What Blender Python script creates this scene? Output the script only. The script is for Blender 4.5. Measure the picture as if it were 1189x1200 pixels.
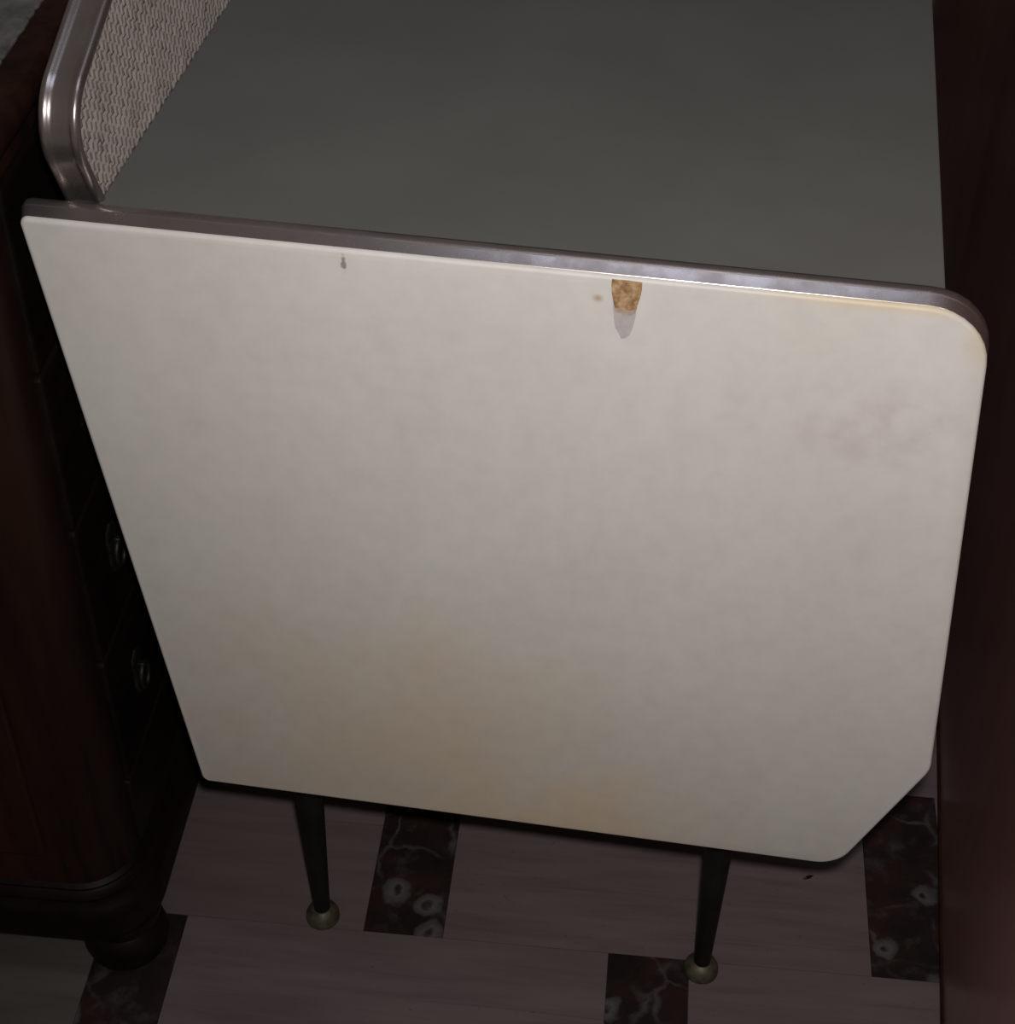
import bpy, bmesh, math, random
from mathutils import Matrix, Vector

for o in list(bpy.data.objects):
    bpy.data.objects.remove(o, do_unlink=True)
scene = bpy.context.scene
COL = scene.collection
random.seed(7)

# ------------------------------------------------------------------ camera
CAM = Vector((0.0, -0.95, 1.51))
RIGHT = Vector((0.98654889, 0.16329277, 0.00753326))
DOWN = Vector((0.11464633, -0.65832575, -0.74395123))
FWD = Vector((-0.11652252, 0.73480792, -0.66819145))
cd = bpy.data.cameras.new('camera')
cd.sensor_fit = 'HORIZONTAL'
cd.sensor_width = 36.0
cd.lens = 36.0 * 1995.72 / 1189.0
cd.clip_start = 0.02
cam = bpy.data.objects.new('camera', cd)
COL.objects.link(cam)
m = Matrix.Identity(4)
for i in range(3):
    m[i][0] = RIGHT[i]; m[i][1] = -DOWN[i]; m[i][2] = -FWD[i]; m[i][3] = CAM[i]
cam.matrix_world = m
scene.camera = cam

# ------------------------------------------------------------------ world and light
w = bpy.data.worlds.new('dim_room')
scene.world = w
w.use_nodes = True
bg = w.node_tree.nodes['Background']
bg.inputs['Color'].default_value = (1.0, 0.85, 0.77, 1)
bg.inputs['Strength'].default_value = 0.080

# the flash of the camera, a little above the lens
fl = bpy.data.lights.new('camera_flash', 'SPOT')
fl.energy = 43
fl.color = (1.0, 0.965, 0.93)
fl.spot_size = math.radians(84)
fl.spot_blend = 1.0
fl.shadow_soft_size = 0.021
flash = bpy.data.objects.new('camera_flash', fl)
COL.objects.link(flash)
flash.location = CAM - DOWN * 0.056 + RIGHT * 0.022
aim = (FWD + RIGHT * 0.13 - DOWN * 0.09).normalized()
flash.rotation_euler = aim.to_track_quat('-Z', 'Y').to_euler()

# added unseen overhead area light, mirrored as a cool strip in the trim
al = bpy.data.lights.new('added_trim_light', 'AREA')
al.shape = 'RECTANGLE'
al.size = 2.0
al.size_y = 0.55
al.energy = 7.0
al.color = (0.74, 0.81, 1.0)
trim_light = bpy.data.objects.new('added_trim_light', al)
COL.objects.link(trim_light)
trim_light.location = (0.62, -0.13, 2.6)

vs = scene.view_settings
vs.view_transform = 'Standard'
vs.look = 'None'
vs.exposure = 0.0
vs.gamma = 1.0
vs.use_curve_mapping = False

# ------------------------------------------------------------------ helpers
def tag(o, label=None, cat=None, group=None, kind=None):
    if label: o['label'] = label
    if cat: o['category'] = cat
    if group: o['group'] = group
    if kind: o['kind'] = kind
    return o

def mesh_obj(name, bm, mat, parent=None, smooth=False, angle=40):
    me = bpy.data.meshes.new(name)
    bmesh.ops.recalc_face_normals(bm, faces=bm.faces)
    if smooth:
        for f in bm.faces: f.smooth = True
        for e in bm.edges:
            if len(e.link_faces) == 2 and e.calc_face_angle(0) > math.radians(angle):
                e.smooth = False
    bm.to_mesh(me); bm.free()
    me.materials.append(mat)
    o = bpy.data.objects.new(name, me)
    COL.objects.link(o)
    if parent: o.parent = parent
    return o

def empty(name, loc=(0, 0, 0), rz=0.0):
    o = bpy.data.objects.new(name, None)
    o.empty_display_size = 0.05
    COL.objects.link(o)
    o.location = loc; o.rotation_euler = (0, 0, rz)
    return o

def box(bm, x0, x1, y0, y1, z0, z1, bev=0.0, seg=2):
    r = bmesh.ops.create_cube(bm, size=1.0)
    vv = r['verts']
    for v in vv:
        v.co = Vector(((x0 + x1) / 2 + v.co.x * (x1 - x0), (y0 + y1) / 2 + v.co.y * (y1 - y0), (z0 + z1) / 2 + v.co.z * (z1 - z0)))
    if bev > 0:
        es = list({e for v in vv for e in v.link_edges})
        bmesh.ops.bevel(bm, geom=es, offset=bev, segments=seg, affect='EDGES', profile=0.5)

def rounded(poly, rad, n=8):
    """polygon with filleted corners -> list of (point, unit outward normal); polygon listed clockwise or counter-clockwise"""
    area = sum(poly[i][0] * poly[(i + 1) % len(poly)][1] - poly[(i + 1) % len(poly)][0] * poly[i][1] for i in range(len(poly)))
    s = 1 if area > 0 else -1
    out = []
    N = len(poly)
    for i in range(N):
        p = Vector(poly[i]); a = Vector(poly[i - 1]); b = Vector(poly[(i + 1) % N])
        da = (a - p).normalized(); db = (b - p).normalized()
        ang = math.acos(max(-1, min(1, da.dot(db))))
        t = rad[i] / math.tan(ang / 2)
        c = p + (da + db).normalized() * (rad[i] / math.sin(ang / 2))
        s0 = p + da * t; s1 = p + db * t
        convex = ((p - a).x * (b - p).y - (p - a).y * (b - p).x) * s > 0
        v0 = (s0 - c); v1 = (s1 - c)
        a0 = math.atan2(v0.y, v0.x); a1 = math.atan2(v1.y, v1.x)
        d = (a1 - a0 + math.pi) % (2 * math.pi) - math.pi
        for k in range(n + 1):
            aa = a0 + d * k / n
            u = Vector((math.cos(aa), math.sin(aa)))
            out.append((c + u * rad[i], u if convex else -u))
    return out

def loft(bm, rings, closed_profile=False, cap0=False, cap1=False):
    """rings: list of equally long closed loops of Vectors"""
    vr = [[bm.verts.new(p) for p in r] for r in rings]
    n = len(vr[0])
    for a in range(len(vr) - (0 if closed_profile else 1)):
        A = vr[a]; B = vr[(a + 1) % len(vr)]
        for i in range(n):
            j = (i + 1) % n
            bm.faces.new((A[i], A[j], B[j], B[i]))
    if cap0: bm.faces.new(vr[0])
    if cap1: bm.faces.new(vr[-1])
    return vr

def lathe(bm, prof, cx=0, cy=0, n=28, top=None):
    """prof: list of (radius, z); top: optional (dx, dy) lean over the height"""
    rings = []
    for r, z in prof:
        rings.append([Vector((cx + r * math.cos(2 * math.pi * k / n), cy + r * math.sin(2 * math.pi * k / n), z)) for k in range(n)])
    loft(bm, rings, cap0=True, cap1=True)

# ------------------------------------------------------------------ materials
def material(name):
    mt = bpy.data.materials.new(name)
    mt.use_nodes = True
    nt = mt.node_tree
    return mt, nt, nt.nodes['Principled BSDF']

class G:
    """small node-graph builder"""
    def __init__(self, nt): self.nt = nt
    def n(self, typ, **kw):
        nd = self.nt.nodes.new(typ)
        for k, v in kw.items(): setattr(nd, k, v)
        return nd
    def l(self, a, b): self.nt.links.new(a, b)
    def coord(self, scale=(1, 1, 1), loc=(0, 0, 0), rot=(0, 0, 0), src='Object', rnd=0):
        tc = self.n('ShaderNodeTexCoord'); mp = self.n('ShaderNodeMapping')
        self.l(tc.outputs[src], mp.inputs['Vector'])
        mp.inputs['Scale'].default_value = scale
        mp.inputs['Rotation'].default_value = rot
        mp.inputs['Location'].default_value = loc
        if rnd:
            oi = self.n('ShaderNodeObjectInfo')
            mu = self.n('ShaderNodeVectorMath', operation='SCALE')
            cx = self.n('ShaderNodeCombineXYZ')
            for i in range(3): self.l(oi.outputs['Random'], cx.inputs[i])
            self.l(cx.outputs[0], mu.inputs[0]); mu.inputs['Scale'].default_value = rnd
            ad = self.n('ShaderNodeVectorMath', operation='ADD')
            self.l(mp.outputs[0], ad.inputs[0]); self.l(mu.outputs[0], ad.inputs[1])
            return ad.outputs[0]
        return mp.outputs[0]
    def noise(self, vec, scale, detail=4, rough=0.55, dist=0.0):
        nd = self.n('ShaderNodeTexNoise')
        if vec is not None: self.l(vec, nd.inputs['Vector'])
        nd.inputs['Scale'].default_value = scale; nd.inputs['Detail'].default_value = detail
        nd.inputs['Roughness'].default_value = rough; nd.inputs['Distortion'].default_value = dist
        return nd.outputs['Fac']
    def ramp(self, fac, stops, interp='LINEAR'):
        nd = self.n('ShaderNodeValToRGB')
        nd.color_ramp.interpolation = interp
        els = nd.color_ramp.elements
        while len(els) < len(stops): els.new(0.5)
        for e, (p, c) in zip(els, stops):
            e.position = p
            e.color = (c, c, c, 1) if isinstance(c, (int, float)) else (*c, 1)
        self.l(fac, nd.inputs['Fac'])
        return nd.outputs['Color']
    def mix(self, fac, a, b, mode='MIX'):
        nd = self.n('ShaderNodeMix', data_type='RGBA', blend_type=mode)
        for i, v in ((0, fac), (6, a), (7, b)):
            if isinstance(v, (int, float)): nd.inputs[i].default_value = v
            elif isinstance(v, tuple): nd.inputs[i].default_value = (*v, 1)
            else: self.l(v, nd.inputs[i])
        return nd.outputs[2]
    def bump(self, h, strength, dist, bsdf):
        b = self.n('ShaderNodeBump')
        b.inputs['Strength'].default_value = strength; b.inputs['Distance'].default_value = dist
        self.l(h, b.inputs['Height']); self.l(b.outputs[0], bsdf.inputs['Normal'])
    def math(self, op, a, b=None, clamp=False):
        nd = self.n('ShaderNodeMath', operation=op, use_clamp=clamp)
        for i, v in ((0, a), (1, b)):
            if v is None: continue
            if isinstance(v, (int, float)): nd.inputs[i].default_value = v
            else: self.l(v, nd.inputs[i])
        return nd.outputs[0]
    def blob(self, center, radii, soft=1.0, warp=None):
        """1 at the centre of an ellipsoid, 0 at its edge"""
        tc = self.n('ShaderNodeTexCoord'); mp = self.n('ShaderNodeMapping')
        self.l(tc.outputs['Object'], mp.inputs['Vector'])
        mp.inputs['Scale'].default_value = tuple(1 / r for r in radii)
        mp.inputs['Location'].default_value = tuple(-c / r for c, r in zip(center, radii))
        v = mp.outputs[0]
        ln = self.n('ShaderNodeVectorMath', operation='LENGTH'); self.l(v, ln.inputs[0])
        d = ln.outputs['Value']
        if warp is not None: d = self.math('ADD', d, warp)
        mr = self.n('ShaderNodeMapRange', interpolation_type='SMOOTHSTEP')
        mr.inputs['From Min'].default_value = 1.0; mr.inputs['From Max'].default_value = 1.0 - soft
        self.l(d, mr.inputs['Value'])
        return mr.outputs[0]

M = {}
def make_materials():
    # aged off-white vinyl, yellowed in places
    mt, nt, b = material('aged_white_vinyl'); g = G(nt)
    c = g.coord()
    big = g.noise(c, 7, 3)
    fine = g.noise(c, 55, 4, 0.6)
    col = g.ramp(big, [(0.3, (0.66, 0.625, 0.585)), (0.7, (0.70, 0.675, 0.645))])
    wn = g.math('MULTIPLY', g.math('SUBTRACT', g.noise(c, 12, 4), 0.5), 1.3)
    yel = g.blob((-0.235, 0, 0.345), (0.30, 1, 0.26), 1.0, wn)
    col = g.mix(g.math('MULTIPLY', yel, 0.75), col, (0.69, 0.575, 0.43))
    yel2 = g.blob((-0.08, 0, 0.28), (0.20, 1, 0.10), 1.0, wn)
    col = g.mix(g.math('MULTIPLY', yel2, 0.7), col, (0.74, 0.60, 0.41))
    rim = g.math('MAXIMUM', g.blob((0.170, 0, 0.856), (0.024, 1, 0.045), 1.0, g.math('MULTIPLY', wn, 0.4)), g.blob((0.10, 0, 0.868), (0.12, 1, 0.011), 1.0, g.math('MULTIPLY', wn, 0.4)))
    col = g.mix(g.math('MULTIPLY', rim, 0.75), col, (0.72, 0.58, 0.36))
    smg = g.math('MULTIPLY', g.blob((0.085, 0, 0.765), (0.11, 1, 0.06), 1.0, g.math('MULTIPLY', wn, 1.2)), g.ramp(g.noise(c, 38, 4), [(0.42, 0.0), (0.66, 1.0)]))
    col = g.mix(g.math('MULTIPLY', smg, 0.45), col, (0.53, 0.45, 0.43))
    rust = g.blob((-0.0905, 0, 0.8495), (0.006, 1, 0.005), 1.0, wn)
    col = g.mix(g.math('MULTIPLY', rust, 0.8), col, (0.42, 0.27, 0.14))
    sc1 = g.blob((-0.266, 0, 0.857), (0.0022, 1, 0.0075), 0.6, g.math('MULTIPLY', g.math('SUBTRACT', g.noise(c, 300, 3), 0.5), 2.2))
    col = g.mix(g.math('MULTIPLY', sc1, 0.8), col, (0.22, 0.19, 0.17))
    dirt = g.ramp(fine, [(0.25, 0.93), (0.6, 1.0)])
    col = g.mix(1.0, col, dirt, 'MULTIPLY')
    sp = g.noise(c, 420, 1, 0.5)
    col = g.mix(g.ramp(sp, [(0.0, 0.7), (0.17, 0.0)]), col, (0.3, 0.25, 0.2))
    g.l(col, b.inputs['Base Color'])
    b.inputs['Roughness'].default_value = 0.48
    b.inputs['Specular IOR Level'].default_value = 0.35
    g.bump(g.noise(c, 900, 2), 0.12, 0.0004, b)
    M['vinyl'] = mt
    # grey laminate
    mt, nt, b = material('grey_laminate'); g = G(nt)
    c = g.coord()
    col = g.ramp(g.noise(c, 9, 4), [(0.3, (0.122, 0.121, 0.110)), (0.7, (0.138, 0.138, 0.126))])
    col = g.mix(g.ramp(g.noise(c, 500, 1), [(0.0, 0.6), (0.16, 0.0)]), col, (0.3, 0.3, 0.28))
    g.l(col, b.inputs['Base Color'])
    b.inputs['Roughness'].default_value = 0.55
    b.inputs['Specular IOR Level'].default_value = 0.3
    g.bump(g.noise(c, 700, 2), 0.1, 0.0004, b)
    M['grey'] = mt
    # scuffed aluminium
    mt, nt, b = material('scuffed_aluminium'); g = G(nt)
    c = g.coord(scale=(1, 1, 1))
    s = g.noise(c, 38, 5, 0.6)
    g.l(g.ramp(s, [(0.3, (0.32, 0.27, 0.25)), (0.66, (0.43, 0.385, 0.37))]), b.inputs['Base Color'])
    b.inputs['Metallic'].default_value = 0.9
    g.l(g.ramp(s, [(0.35, 0.32), (0.7, 0.22)]), b.inputs['Roughness'])
    M['alu'] = mt
    # woven grille strands
    mt, nt, b = material('woven_strands'); g = G(nt)
    c = g.coord()
    col = g.ramp(g.noise(c, 30, 3), [(0.3, (0.31, 0.275, 0.25)), (0.7, (0.40, 0.355, 0.33))])
    col = g.mix(g.ramp(g.noise(c, 260, 2), [(0.3, 0.35), (0.65, 0.0)]), col, (0.25, 0.21, 0.185))
    g.l(col, b.inputs['Base Color'])
    b.inputs['Roughness'].default_value = 0.7
    M['weave'] = mt
    mt, nt, b = material('weave_backing'); b.inputs['Base Color'].default_value = (0.11, 0.09, 0.08, 1); b.inputs['Roughness'].default_value = 0.9
    g = G(nt); g.bump(g.noise(g.coord(), 300, 2), 0.3, 0.001, b)
    M['backing'] = mt
    # tape remains
    mt, nt, b = material('brown_tape_residue'); g = G(nt)
    c = g.coord()
    g.l(g.ramp(g.noise(c, 160, 4), [(0.36, (0.27, 0.145, 0.06)), (0.5, (0.46, 0.29, 0.15)), (0.64, (0.60, 0.45, 0.30))]), b.inputs['Base Color'])
    b.inputs['Roughness'].default_value = 0.5
    M['tape'] = mt
    mt, nt, b = material('pinkish_dried_glue'); g = G(nt)
    g.l(g.ramp(g.noise(g.coord(), 220, 3), [(0.35, (0.43, 0.32, 0.26)), (0.65, (0.56, 0.45, 0.38))]), b.inputs['Base Color'])
    b.inputs['Roughness'].default_value = 0.5
    M['glue'] = mt
    mt, nt, b = material('grey_tape_film'); g = G(nt)
    g.l(g.ramp(g.noise(g.coord(), 200, 3), [(0.3, (0.50, 0.465, 0.46)), (0.7, (0.56, 0.53, 0.53))]), b.inputs['Base Color'])
    b.inputs['Roughness'].default_value = 0.45
    M['film'] = mt
    # black lacquered legs
    mt, nt, b = material('black_lacquer'); g = G(nt)
    g.l(g.ramp(g.noise(g.coord(), 40, 3), [(0.3, (0.006, 0.006, 0.0055)), (0.7, (0.013, 0.0125, 0.011))]), b.inputs['Base Color'])
    b.inputs['Roughness'].default_value = 0.5
    b.inputs['Specular IOR Level'].default_value = 0.2
    M['black'] = mt
    mt, nt, b = material('tarnished_brass'); g = G(nt)
    s = g.noise(g.coord(), 90, 4)
    g.l(g.ramp(s, [(0.35, (0.05, 0.045, 0.032)), (0.65, (0.12, 0.102, 0.066))]), b.inputs['Base Color'])
    b.inputs['Metallic'].default_value = 0.35
    b.inputs['Roughness'].default_value = 0.5
    M['brass'] = mt
    mt, nt, b = material('blackened_bronze'); g = G(nt)
    g.l(g.ramp(g.noise(g.coord(), 120, 4), [(0.35, (0.008, 0.0075, 0.0065)), (0.65, (0.024, 0.023, 0.02))]), b.inputs['Base Color'])
    b.inputs['Metallic'].default_value = 0.5
    b.inputs['Roughness'].default_value = 0.55
    M['bronze'] = mt
    # dark inner timber of the sideboard
    mt, nt, b = material('brown_board'); g = G(nt)
    g.l(g.ramp(g.noise(g.coord(scale=(1, 12, 1)), 9, 4), [(0.3, (0.06, 0.035, 0.02)), (0.7, (0.11, 0.065, 0.04))]), b.inputs['Base Color'])
    b.inputs['Roughness'].default_value = 0.6
    M['board'] = mt
    # mahogany
    def wood(name, scale, c0, c1, c2, rough, coat, spec=0.5, pore=0.8, rot=(0, 0, 0)):
        mt, nt, b = material(name); g = G(nt)
        c = g.coord(scale=scale, rot=rot)
        a = g.noise(c, 5, 6, 0.6, 1.2)
        col = g.ramp(a, [(0.28, c0), (0.5, c1), (0.72, c2)])
        pores = g.ramp(g.noise(c, 60, 3, 0.6), [(0.35, 0.55), (0.55, 1.0)])
        col = g.mix(pore, col, pores, 'MULTIPLY')
        g.l(col, b.inputs['Base Color'])
        g.l(g.ramp(g.noise(g.coord(), 14, 4), [(0.3, rough * 0.85), (0.7, rough * 1.2)]), b.inputs['Roughness'])
        b.inputs['Coat Weight'].default_value = coat
        b.inputs['Specular IOR Level'].default_value = spec
        b.inputs['Coat Roughness'].default_value = 0.28
        g.bump(a, 0.05, 0.001, b)
        return mt
    M['chest'] = wood('dark_mahogany', (1, 1, 0.12), (0.006, 0.003, 0.002), (0.026, 0.010, 0.006), (0.048, 0.0155, 0.008), 0.5, 0.0, 0.22)
    M['chest_h'] = wood('dark_mahogany_lengthwise', (1, 0.12, 1), (0.004, 0.0025, 0.002), (0.009, 0.005, 0.0035), (0.014, 0.008, 0.005), 0.45, 0.0, 0.2)
    M['wardrobe'] = wood('red_brown_polished_wood', (1, 1, 0.10), (0.20, 0.092, 0.080), (0.25, 0.112, 0.095), (0.29, 0.126, 0.105), 0.45, 0.8, 0.5, 0.15)
    # grey mottled slab of the chest
    mt, nt, b = material('grey_mottled_stone'); g = G(nt)
    c = g.coord()
    col = g.ramp(g.noise(c, 45, 5, 0.65), [(0.3, (0.07, 0.067, 0.062)), (0.55, (0.135, 0.13, 0.122)), (0.75, (0.20, 0.195, 0.185))])
    g.l(col, b.inputs['Base Color']); b.inputs['Roughness'].default_value = 0.6
    M['stone'] = mt
    # floor: pinkish streaked stone
    mt, nt, b = material('pink_streaked_stone'); g = G(nt)
    c = g.coord(scale=(1, 9, 1), rnd=40)
    st = g.noise(c, 6, 6, 0.62, 0.4)
    col = g.ramp(st, [(0.25, (0.115, 0.086, 0.086)), (0.5, (0.155, 0.118, 0.118)), (0.75, (0.185, 0.145, 0.145))])
    oi = g.n('ShaderNodeObjectInfo')
    col = g.mix(1.0, col, oi.outputs['Color'], 'MULTIPLY')
    col = g.mix(g.ramp(oi.outputs['Random'], [(0.5, 0.0), (1.0, 0.2)]), col, (0.135, 0.105, 0.105))
    blot = g.noise(g.coord(rnd=30), 5, 4)
    col = g.mix(g.ramp(blot, [(0.35, 0.35), (0.6, 0.0)]), col, (0.120, 0.096, 0.095))
    pit = g.noise(g.coord(scale=(1, 2, 1), rnd=17), 130, 2)
    col = g.mix(g.ramp(pit, [(0.22, 0.7), (0.30, 0.0)]), col, (0.05, 0.04, 0.04))
    line = g.noise(g.coord(scale=(0.5, 22, 1), rnd=9), 5, 3, 0.5, 0.6)
    col = g.mix(g.ramp(line, [(0.28, 0.45), (0.36, 0.0)]), col, (0.075, 0.055, 0.055))
    g.l(col, b.inputs['Base Color'])
    b.inputs['Roughness'].default_value = 0.5
    b.inputs['Specular IOR Level'].default_value = 0.3
    M['pink'] = mt
    # floor: dark red-black marble with pale rings
    mt, nt, b = material('dark_red_marble'); g = G(nt)
    c = g.coord(rnd=23)
    wv = g.n('ShaderNodeTexNoise'); g.l(c, wv.inputs['Vector']); wv.inputs['Scale'].default_value = 26; wv.inputs['Detail'].default_value = 4
    wsub = g.n('ShaderNodeVectorMath', operation='SUBTRACT'); g.l(wv.outputs['Color'], wsub.inputs[0]); wsub.inputs[1].default_value = (0.5, 0.5, 0.5)
    wsc = g.n('ShaderNodeVectorMath', operation='SCALE'); g.l(wsub.outputs[0], wsc.inputs[0]); wsc.inputs['Scale'].default_value = 0.035
    wa = g.n('ShaderNodeVectorMath', operation='ADD'); g.l(c, wa.inputs[0]); g.l(wsc.outputs[0], wa.inputs[1])
    vor = g.n('ShaderNodeTexVoronoi', feature='F1'); vor.inputs['Scale'].default_value = 21; g.l(wa.outputs[0], vor.inputs['Vector'])
    ring = g.ramp(vor.outputs['Distance'], [(0.10, 0.0), (0.17, 1.0), (0.30, 0.55), (0.36, 0.0)])
    sepc = g.n('ShaderNodeSeparateColor'); g.l(vor.outputs['Color'], sepc.inputs[0])
    pick = g.ramp(sepc.outputs[0], [(0.66, 0.0), (0.72, 1.0)])
    ring = g.math('MULTIPLY', ring, pick)
    ve = g.n('ShaderNodeTexVoronoi', feature='DISTANCE_TO_EDGE'); ve.inputs['Scale'].default_value = 15; g.l(wa.outputs[0], ve.inputs['Vector'])
    vein = g.ramp(ve.outputs['Distance'], [(0.0, 0.4), (0.05, 0.0)])
    vein = g.math('MULTIPLY', vein, g.ramp(g.noise(c, 18, 3), [(0.45, 0.0), (0.65, 1.0)]))
    cloud = g.ramp(g.noise(c, 30, 5, 0.65), [(0.52, 0.0), (0.78, 0.8)])
    base = g.ramp(g.noise(c, 24, 4), [(0.3, (0.013, 0.011, 0.010)), (0.52, (0.024, 0.014, 0.0125)), (0.74, (0.042, 0.019, 0.015))])
    col = g.mix(cloud, base, (0.075, 0.067, 0.067))
    col = g.mix(vein, col, (0.15, 0.14, 0.14))
    col = g.mix(g.math('MULTIPLY', ring, 0.75), col, (0.125, 0.118, 0.118))
    g.l(col, b.inputs['Base Color'])
    b.inputs['Roughness'].default_value = 0.4
    b.inputs['Specular IOR Level'].default_value = 0.3
    M['marble'] = mt
    mt, nt, b = material('dark_grout'); g = G(nt)
    g.l(g.ramp(g.noise(g.coord(), 60, 3), [(0.3, (0.07, 0.056, 0.054)), (0.7, (0.10, 0.082, 0.078))]), b.inputs['Base Color']); b.inputs['Roughness'].default_value = 0.9
    M['grout'] = mt
    mt, nt, b = material('brownish_plaster'); g = G(nt)
    g.l(g.ramp(g.noise(g.coord(), 6, 5), [(0.3, (0.15, 0.115, 0.09)), (0.7, (0.19, 0.15, 0.12))]), b.inputs['Base Color']); b.inputs['Roughness'].default_value = 0.9
    M['wall'] = mt
make_materials()

# ------------------------------------------------------------------ setting: floor and wall
ROT = math.radians(3.7)
def build_floor():
    bm = bmesh.new()
    box(bm, -2.1, 1.7, -1.35, 2.3, -0.06, -0.0035)
    fl_ = mesh_obj('floor', bm, M['grout'])
    tag(fl_, 'pinkish stone floor with dark red marble insets', 'floor', kind='structure')
    DW, PIT, RH, J = 0.083, 0.524, 0.240, 0.0005
    org = Vector((-0.05, 0.0575, 0))
    ca, sa = math.cos(ROT), math.sin(ROT)
    def tile_mesh(name, wx, wy, mat):
        bm = bmesh.new()
        box(bm, -wx / 2 + J / 2, wx / 2 - J / 2, -wy / 2 + J / 2, wy / 2 - J / 2, -0.006, 0.0)
        me = bpy.data.meshes.new(name)
        bmesh.ops.recalc_face_normals(bm, faces=bm.faces)
        bm.to_mesh(me); bm.free(); me.materials.append(mat)
        return me
    dk = tile_mesh('dark_marble_tile', DW, RH, M['marble'])
    lt = tile_mesh('light_stone_tile', PIT - DW, RH, M['pink'])
    for r in range(-6, 10):
        sh = 0.0 if r % 2 else -0.255
        for k in range(-4, 4):
            for me, cx in ((dk, DW / 2), (lt, DW + (PIT - DW) / 2)):
                lx = sh + k * PIT + cx; ly = r * RH + RH / 2
                wx_ = org.x + ca * lx - sa * ly; wy_ = org.y + sa * lx + ca * ly
                if not (-1.85 < wx_ < 1.45 and -1.22 < wy_ < 2.2): continue
                o = bpy.data.objects.new(me.name, me)
                COL.objects.link(o)
                o.parent = fl_
                if me is lt and -0.95 < wx_ < -0.6 and -0.2 < wy_ < 0.05: o.color = (0.72, 0.86, 0.74, 1)
                o.location = (wx_, wy_, random.uniform(-0.0002, 0.0))
                o.rotation_euler = (0, 0, ROT)
    bm = bmesh.new()
    box(bm, -2.1, 1.7, 2.3, 2.4, -0.06, 2.7)
    tag(mesh_obj('wall_back', bm, M['wall']), 'plain brownish plaster wall behind the furniture', 'wall', kind='structure')
build_floor()

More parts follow.
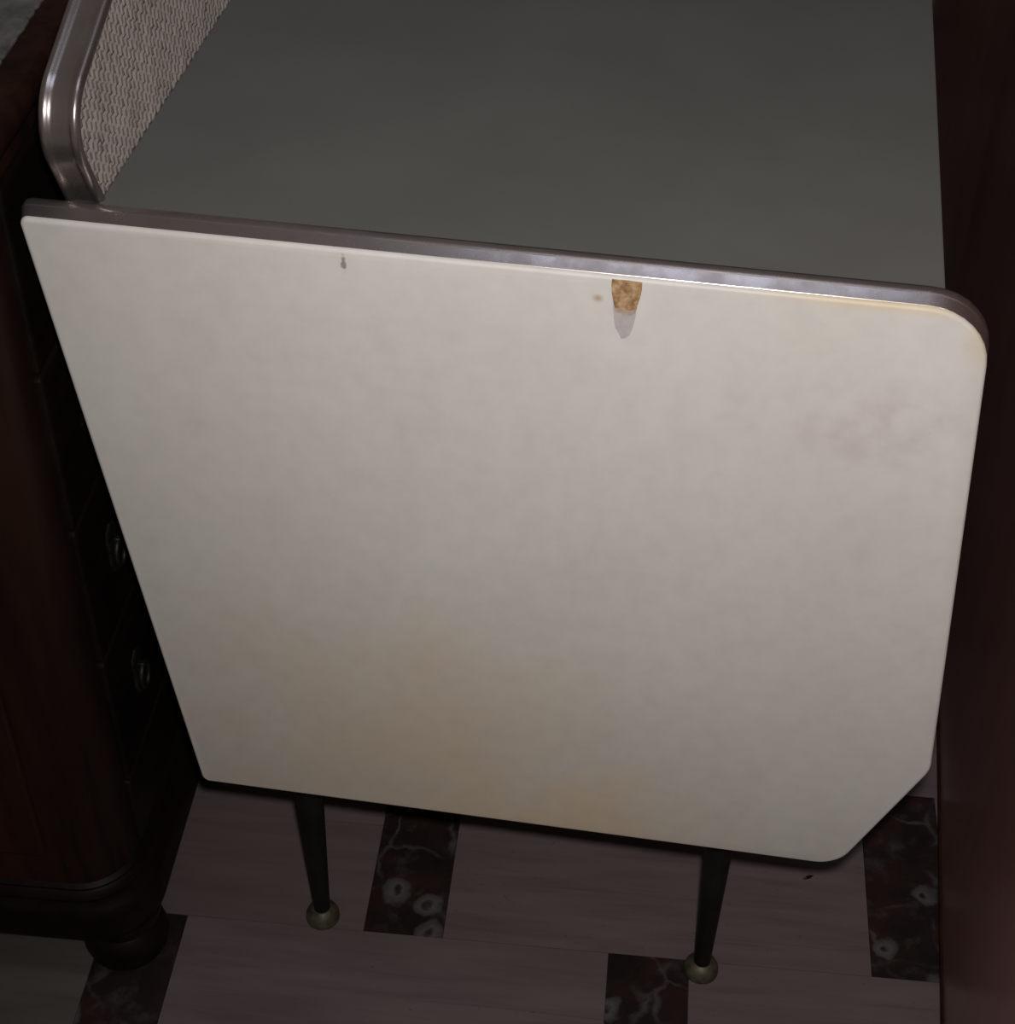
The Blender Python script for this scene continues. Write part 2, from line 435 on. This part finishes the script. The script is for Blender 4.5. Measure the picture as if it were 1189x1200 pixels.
# ------------------------------------------------------------------ sideboard
OUT = [(-0.4985, 0.8680), (0.1685, 0.8675), (0.2055, 0.412), (0.1480, 0.2705), (-0.4340, 0.2670)]
ORAD = [0.0065, 0.046, 0.034, 0.032, 0.008]
LEN = 1.12
def build_sideboard():
    root = empty('sideboard', (0, 0, 0))
    tag(root, 'sideboard with white vinyl end panel, grey top and tapered black legs', 'sideboard')
    out = rounded(OUT, ORAD)
    def end_panel(y, flip):
        s = -1 if flip else 1
        bm = bmesh.new()
        prof = [(-0.003, 0.0), (-0.0017, 0.0004), (-0.0006, 0.0013), (0.0, 0.0028), (0.0, 0.0185)]
        rings = [[Vector((p.x + n.x * o, y + s * d, p.y + n.y * o)) for p, n in out] for o, d in prof]
        loft(bm, rings, cap0=True, cap1=True)
        pn = mesh_obj('end_panel', bm, M['vinyl'], root, True, 50)
        tag(pn, 'off-white vinyl end panel with yellowed stains')
        bm = bmesh.new()
        prof = [(-0.003, 0.0030), (-0.0004, 0.0030), (0.0002, 0.0034), (0.0018, 0.0058), (0.0034, 0.0083), (0.0046, 0.0102), (0.0052, 0.0108), (0.0057, 0.0118),
                (0.0062, 0.0134), (0.0064, 0.0155), (0.0062, 0.0172), (0.0053, 0.0188), (0.0030, 0.0200), (-0.003, 0.0202)]
        def thin(n):   # full bead along the top, nearly flush down the sides and below
            t = max(0.0, min(1.0, (n.y - 0.1) / 0.8)); return 0.12 + 0.88 * t
        rings = [[Vector((p.x + n.x * (o * thin(n) if o > 0 else o), y + s * d, p.y + n.y * (o * thin(n) if o > 0 else o))) for p, n in out] for o, d in prof]
        loft(bm, rings, closed_profile=True)
        tr = mesh_obj('edge_trim', bm, M['alu'], root, True, 12)
        tag(tr, 'ribbed metal edge trim')
        return pn
    near = end_panel(0.0, False)
    end_panel(LEN, True)
    # tape remains on the near panel: brown residue and a grey film tail, each with its own thickness
    def patch(name, pts, y0, y1, mat, label):
        bm = bmesh.new()
        rings = [[Vector((x, y, z)) for x, z in pts] for y in (y1, y0)]
        loft(bm, rings, cap0=True, cap1=True)
        tag(mesh_obj(name, bm, mat, near), label)
    patch('tape_residue', [(-0.0815, 0.8658), (-0.0700, 0.8660), (-0.0612, 0.8655), (-0.0612, 0.8590), (-0.0618, 0.8540), (-0.0632, 0.8475), (-0.0637, 0.8435), (-0.0680, 0.8420), (-0.0740, 0.8430), (-0.0785, 0.8435), (-0.0800, 0.8490), (-0.0812, 0.8555), (-0.0818, 0.8610)],
          -0.0005, 0.0006, M['tape'], 'brown tape residue')
    patch('tape_glue', [(-0.0790, 0.8450), (-0.0640, 0.8450), (-0.0645, 0.8405), (-0.0665, 0.8388), (-0.0690, 0.8375), (-0.0725, 0.8372), (-0.0750, 0.8392), (-0.0785, 0.8400)],
          -0.0003, 0.0005, M['glue'], 'pinkish dried glue')
    patch('tape_film', [(-0.0800, 0.8470), (-0.0635, 0.8470), (-0.0640, 0.8380), (-0.0655, 0.8280), (-0.0672, 0.8220), (-0.0700, 0.8185), (-0.0730, 0.8183), (-0.0745, 0.8215), (-0.0775, 0.8270), (-0.0788, 0.8340), (-0.0795, 0.8410)],
          -0.0002, 0.0004, M['film'], 'grey film left by tape')
    # carcass
    bm = bmesh.new(); box(bm, -0.449, 0.138, 0.0185, LEN - 0.0185, 0.850, 0.868, 0.0012)
    tag(mesh_obj('top', bm, M['grey'], root), 'matt grey top')
    def slab(name, pts, mat):
        bm = bmesh.new()
        loft(bm, [[Vector((x, y, z)) for x, z in pts] for y in (0.0185, LEN - 0.0185)], cap0=True, cap1=True)
        return mesh_obj(name, bm, mat, root)
    slab('front_panel', [(-0.472, 0.85), (-0.449, 0.85), (-0.408, 0.285), (-0.424, 0.285)], M['backing'])
    slab('back_panel', [(0.120, 0.85), (0.138, 0.85), (0.150, 0.40), (0.110, 0.285), (0.095, 0.285), (0.130, 0.40)], M['board'])
    slab('bottom_panel', [(-0.424, 0.285), (0.110, 0.285), (0.106, 0.272), (-0.426, 0.272)], M['board'])
    # raised woven panel along the front edge
    pol = [(0.030, 0.800), (0.030, 0.868), (-0.004, 0.946), (0.50, 1.157), (LEN - 0.50, 1.157), (LEN + 0.004, 0.946), (LEN - 0.030, 0.868), (LEN - 0.030, 0.800)]
    rad = [0.001, 0.004, 0.042, 0.09, 0.09, 0.042, 0.004, 0.001]
    wp = rounded(pol, rad, 10)
    bm = bmesh.new()
    loft(bm, [[Vector((x, p.x - n.x * 0.002, p.y - n.y * 0.002)) for p, n in wp] for x in (-0.4505, -0.4725)], cap0=True, cap1=True)
    bk = mesh_obj('raised_panel', bm, M['backing'], root)
    bm = bmesh.new()
    prof = [(-0.0065, -0.4500), (-0.0062, -0.4478), (-0.0046, -0.4464), (-0.0022, -0.4461), (-0.0002, -0.4469), (0.0011, -0.4486), (0.0014, -0.4505), (0.0007, -0.4520), (0.0002, -0.4530),
            (0.0000, -0.4550), (0.0000, -0.4600), (0.0000, -0.4650), (0.0003, -0.4668), (0.0011, -0.4680), (0.0021, -0.4697), (0.0024, -0.4712), (0.0016, -0.4732), (-0.0004, -0.4748), (-0.0030, -0.4752), (-0.0065, -0.4750)]
    loft(bm, [[Vector((x, p.x + n.x * o, p.y + n.y * o)) for p, n in wp] for o, x in prof], closed_profile=True)
    tag(mesh_obj('raised_panel_trim', bm, M['alu'], root, True, 35), 'double-ribbed bright metal trim')
    # the weave itself: short upright strands in staggered columns
    ys = [p.x for p, n in wp]; loop = [(p.x - n.x * 0.005, p.y - n.y * 0.005) for p, n in wp]
    def zmax(y):
        best = None
        for i in range(len(loop)):
            a = loop[i]; b_ = loop[(i + 1) % len(loop)]
            if (a[0] - y) * (b_[0] - y) <= 0 and abs(a[0] - b_[0]) > 1e-9:
                z = a[1] + (b_[1] - a[1]) * (y - a[0]) / (b_[0] - a[0])
                best = z if best is None else max(best, z)
        return best
    def inside(y, z):
        c = False
        for i in range(len(loop)):
            a = loop[i]; b_ = loop[(i + 1) % len(loop)]
            if (a[1] > z) != (b_[1] > z) and y < (b_[0] - a[0]) * (z - a[1]) / (b_[1] - a[1]) + a[0]: c = not c
        return c
    CW, CH = 0.0064, 0.0096
    verts = []; faces = []
    rnd = random.Random(3)
    ncol = int(LEN / CW) + 2
    for i in range(-1, ncol + 14):
        yc = i * CW
        for j in range(0, 46):
            zc = 0.866 + j * CH * 0.5 * 2 + (CH * 0.5 if i % 2 else 0)
            yy = yc - 0.22 * (zc - 0.866) + rnd.uniform(-0.0005, 0.0005); zc += rnd.uniform(-0.0006, 0.0006)
            if not inside(yy, zc): continue
            h = CH * 0.485; w_ = CW * 0.47; lean = -0.22 * CH * 0.485 + rnd.uniform(-0.0004, 0.0004)
            xb = -0.4508; xt = -0.4490 + rnd.uniform(-0.0006, 0.0005)
            k = len(verts)
            for (dy, dz) in ((-w_, -h), (w_, -h), (w_, h), (-w_, h)):
                verts.append((xb, yy + dy + lean * dz / h, zc + dz))
            for (dy, dz, xx) in ((-w_ * .62, -h * .72, xt - .0004), (w_ * .62, -h * .72, xt - .0006), (w_ * .62, h * .72, xt), (-w_ * .62, h * .72, xt + .0002)):
                verts.append((xx, yy + dy + lean * dz / h, zc + dz))
            faces += [(k + 4, k + 5, k + 6, k + 7)] + [(k + a, k + (a + 1) % 4, k + 4 + (a + 1) % 4, k + 4 + a) for a in range(4)]
    me = bpy.data.meshes.new('woven_facing'); me.from_pydata(verts, [], faces)
    bmx = bmesh.new(); bmx.from_mesh(me); bmesh.ops.recalc_face_normals(bmx, faces=bmx.faces); bmx.to_mesh(me); bmx.free()
    me.materials.append(M['weave'])
    wv = bpy.data.objects.new('woven_facing', me); COL.objects.link(wv); wv.parent = root
    tag(wv, 'beige woven facing', kind='stuff')
    # legs
    for lx, ly in ((-0.350, 0.051), (0.0455, 0.053), (-0.350, LEN - 0.051), (0.0455, LEN - 0.053)):
        bm = bmesh.new()
        lathe(bm, [(0.0085, 0.010), (0.0088, 0.03), (0.0152, 0.268), (0.0152, 0.274)], lx, ly)
        lg = mesh_obj('leg', bm, M['black'], root, True)
        bm = bmesh.new()
        lathe(bm, [(0.0165, 0.0), (0.0176, 0.0015), (0.0176, 0.004), (0.0172, 0.0075), (0.0155, 0.0115), (0.0128, 0.0148), (0.0100, 0.0170), (0.0086, 0.0180)], lx, ly)
        tag(mesh_obj('foot', bm, M['brass'], lg, True), 'tarnished brass foot')
build_sideboard()

# ------------------------------------------------------------------ chest of drawers on the left
def build_chest():
    root = empty('chest_of_drawers', (-0.495, -0.053, 0), math.radians(3.8))
    tag(root, 'dark wooden chest of drawers with rounded corner and grey stone top', 'chest')
    W, L = 0.50, 1.05
    def foot_print(x0, x1, y0, y1, r):
        return rounded([(x1, y0), (x1, y1), (x0, y1), (x0, y0)], [r, r, 0.004, 0.004], 10)
    def stack(name, fp, prof, mat, lab=None, par=root):
        bm = bmesh.new()
        loft(bm, [[Vector((p.x + n.x * o, p.y + n.y * o, z)) for p, n in fp] for o, z in prof], cap0=True, cap1=True)
        o = mesh_obj(name, bm, mat, par, True, 35)
        if lab: tag(o, lab)
        return o
    stack('base', foot_print(-W, 0, 0, L, 0.062), [(-0.006, 0.060), (0.0, 0.066), (0.0, 0.100), (-0.004, 0.108), (-0.008, 0.112), (-0.010, 0.120)], M['chest_h'])
    fpb = foot_print(-W + 0.01, -0.018, 0.010, L - 0.01, 0.050)
    stack('base_moulding', fpb, [(0.001, 0.118), (0.006, 0.120), (0.0085, 0.126), (0.006, 0.132), (0.003, 0.135), (0.004, 0.139), (0.0, 0.143)], M['chest_h'])
    body = stack('body', fpb, [(0.0, 0.13), (0.0, 0.905)], M['chest'])
    fpt = foot_print(-W, 0.0, 0, L, 0.06)
    stack('top_moulding', fpt, [(-0.016, 0.895), (-0.012, 0.906), (-0.004, 0.912), (0.0, 0.918), (0.002, 0.926), (0.0, 0.934), (-0.004, 0.938)], M['chest'])
    # stone slab with a slightly chipped edge
    fps = foot_print(-W + 0.025, -0.026, 0.020, L - 0.02, 0.05)
    rnd = random.Random(5)
    pts = []
    for i in range(len(fps)):
        p, n = fps[i]; q, n2 = fps[(i + 1) % len(fps)]
        k = max(1, int((q - p).length / 0.004))
        for t in range(k):
            a = p.lerp(q, t / k); nn = n.lerp(n2, t / k).normalized()
            pts.append((a + nn * rnd.choice((0, 0, -0.0006, -0.0014, 0.0004)), nn))
    bm = bmesh.new()
    loft(bm, [[Vector((p.x + n.x * o, p.y + n.y * o, z)) for p, n in pts] for o, z in ((0, 0.936), (0, 0.9395), (-0.001, 0.9405))], cap0=True, cap1=True)
    tag(mesh_obj('stone_top', bm, M['stone'], root), 'grey mottled stone slab')
    # drawers on the face towards the sideboard
    xf = -0.018
    for z0, z1 in ((0.150, 0.238), (0.242, 0.400), (0.404, 0.558), (0.562, 0.718), (0.722, 0.882)):
        bm = bmesh.new(); box(bm, xf - 0.004, xf + 0.006, 0.062, L - 0.062, z0, z1, 0.003, 2)
        dr = mesh_obj('drawer', bm, M['chest_h'], root)
        if z0 < 0.2: continue
        zc = (z0 + z1) / 2
        for yc in (0.132, L - 0.132):
            bm = bmesh.new()   # shield-shaped back plate
            sh = [(0, 0.026), (0.010, 0.022), (0.013, 0.012), (0.011, 0.0), (0.013, -0.012), (0.008, -0.024), (0, -0.030)]
            ring = [(a, b) for a, b in sh] + [(-a, b) for a, b in reversed(sh[1:-1])]
            loft(bm, [[Vector((xf + d, yc + a * s, zc + b * s)) for a, b in ring] for d, s in ((0.005, 1.0), (0.0075, 1.0), (0.0085, 0.9))], cap0=True, cap1=True)
            pl = mesh_obj('handle_plate', bm, M['bronze'], dr)
            bm = bmesh.new()   # hanging drop ring
            n1, n2 = 20, 8
            vv = [[bm.verts.new((xf + 0.0125 + 0.0022 * math.cos(b), yc + (0.011 + 0.0022 * math.sin(b)) * math.sin(a), zc - 0.006 + (0.014 + 0.0022 * math.sin(b)) * math.cos(a)))
                   for b in [2 * math.pi * q / n2 for q in range(n2)]] for a in [2 * math.pi * q / n1 for q in range(n1)]]
            for i in range(n1):
                for j in range(n2):
                    bm.faces.new((vv[i][j], vv[(i + 1) % n1][j], vv[(i + 1) % n1][(j + 1) % n2], vv[i][(j + 1) % n2]))
            box(bm, xf + 0.008, xf + 0.015, yc - 0.003, yc + 0.003, zc + 0.005, zc + 0.011, 0.001, 1)
            mesh_obj('drop_handle', bm, M['bronze'], dr, True)
    # framed field on the near end
    bm = bmesh.new(); box(bm, -W + 0.06, -0.085, 0.004, 0.013, 0.19, 0.85, 0.003, 2)
    tag(mesh_obj('end_field', bm, M['chest'], root), 'reddish raised field')
    for fx, fy in ((-0.043, 0.046), (-W + 0.05, 0.046), (-0.043, L - 0.05), (-W + 0.05, L - 0.05)):
        bm = bmesh.new()
        lathe(bm, [(0.036, 0.0), (0.040, 0.004), (0.043, 0.018), (0.040, 0.034), (0.032, 0.042), (0.034, 0.048), (0.040, 0.053), (0.040, 0.062)], fx, fy, 32)
        mesh_obj('foot', bm, M['chest_h'], root, True)
build_chest()

# ------------------------------------------------------------------ wardrobe on the right
def build_wardrobe():
    root = empty('wardrobe', (0.2845, 0.03, 0), math.radians(-0.7))
    tag(root, 'tall polished red-brown wooden wardrobe side beside the white panel', 'wardrobe')
    y0, y1, Wd, H = -0.52, 2.22, 0.55, 1.95
    bm = bmesh.new(); box(bm, 0.004, Wd, y0 + 0.02, y1, 0.0, H - 0.06, 0.002, 2)
    mesh_obj('carcass', bm, M['wardrobe'], root)
    bm = bmesh.new(); box(bm, 0.001, 0.006, y0 + 0.02, y1, 0.0, 0.006, 0.001, 2)
    mesh_obj('plinth_strip', bm, M['chest'], root)
    bm = bmesh.new(); box(bm, -0.02, Wd + 0.02, y0 - 0.02, y1, H - 0.06, H, 0.012, 3)
    mesh_obj('cornice', bm, M['wardrobe'], root)
    bm = bmesh.new(); box(bm, 0.01, Wd - 0.01, y0, y0 + 0.022, 0.10, H - 0.08, 0.004, 2)
    dr = mesh_obj('door', bm, M['wardrobe'], root)
    bm = bmesh.new(); box(bm, 0.09, Wd - 0.09, y0 - 0.006, y0 + 0.004, 0.2, H - 0.2, 0.004, 2)
    mesh_obj('door_field', bm, M['wardrobe'], dr)
    bm = bmesh.new(); lathe(bm, [(0.006, 0.0), (0.006, 0.014), (0.014, 0.02), (0.015, 0.028), (0.010, 0.034)], 0, 0, 16)
    bmesh.ops.transform(bm, matrix=Matrix.Translation((0.05, y0 + 0.002, 1.0)) @ Matrix.Rotation(math.radians(90), 4, 'X'), verts=bm.verts)
    mesh_obj('knob', bm, M['brass'], dr, True)
build_wardrobe()

# ------------------------------------------------------------------ small crumb on the floor
def build_crumb():
    bm = bmesh.new()
    pts = [(-0.006, -0.001), (-0.003, -0.0025), (0.002, -0.0015), (0.006, 0.001), (0.003, 0.0022), (-0.002, 0.0012)]
    loft(bm, [[Vector((x * s, y * s, z)) for x, y in pts] for s, z in ((1, 0), (1, 0.001), (0.6, 0.0022))], cap0=True, cap1=True)
    o = mesh_obj('dark_crumb', bm, M['black'])
    o.location = (0.150, 0.187, 0.0); o.rotation_euler = (0, 0, 0.3)
    tag(o, 'tiny dark crumb lying on the pinkish floor', 'crumb')
build_crumb()
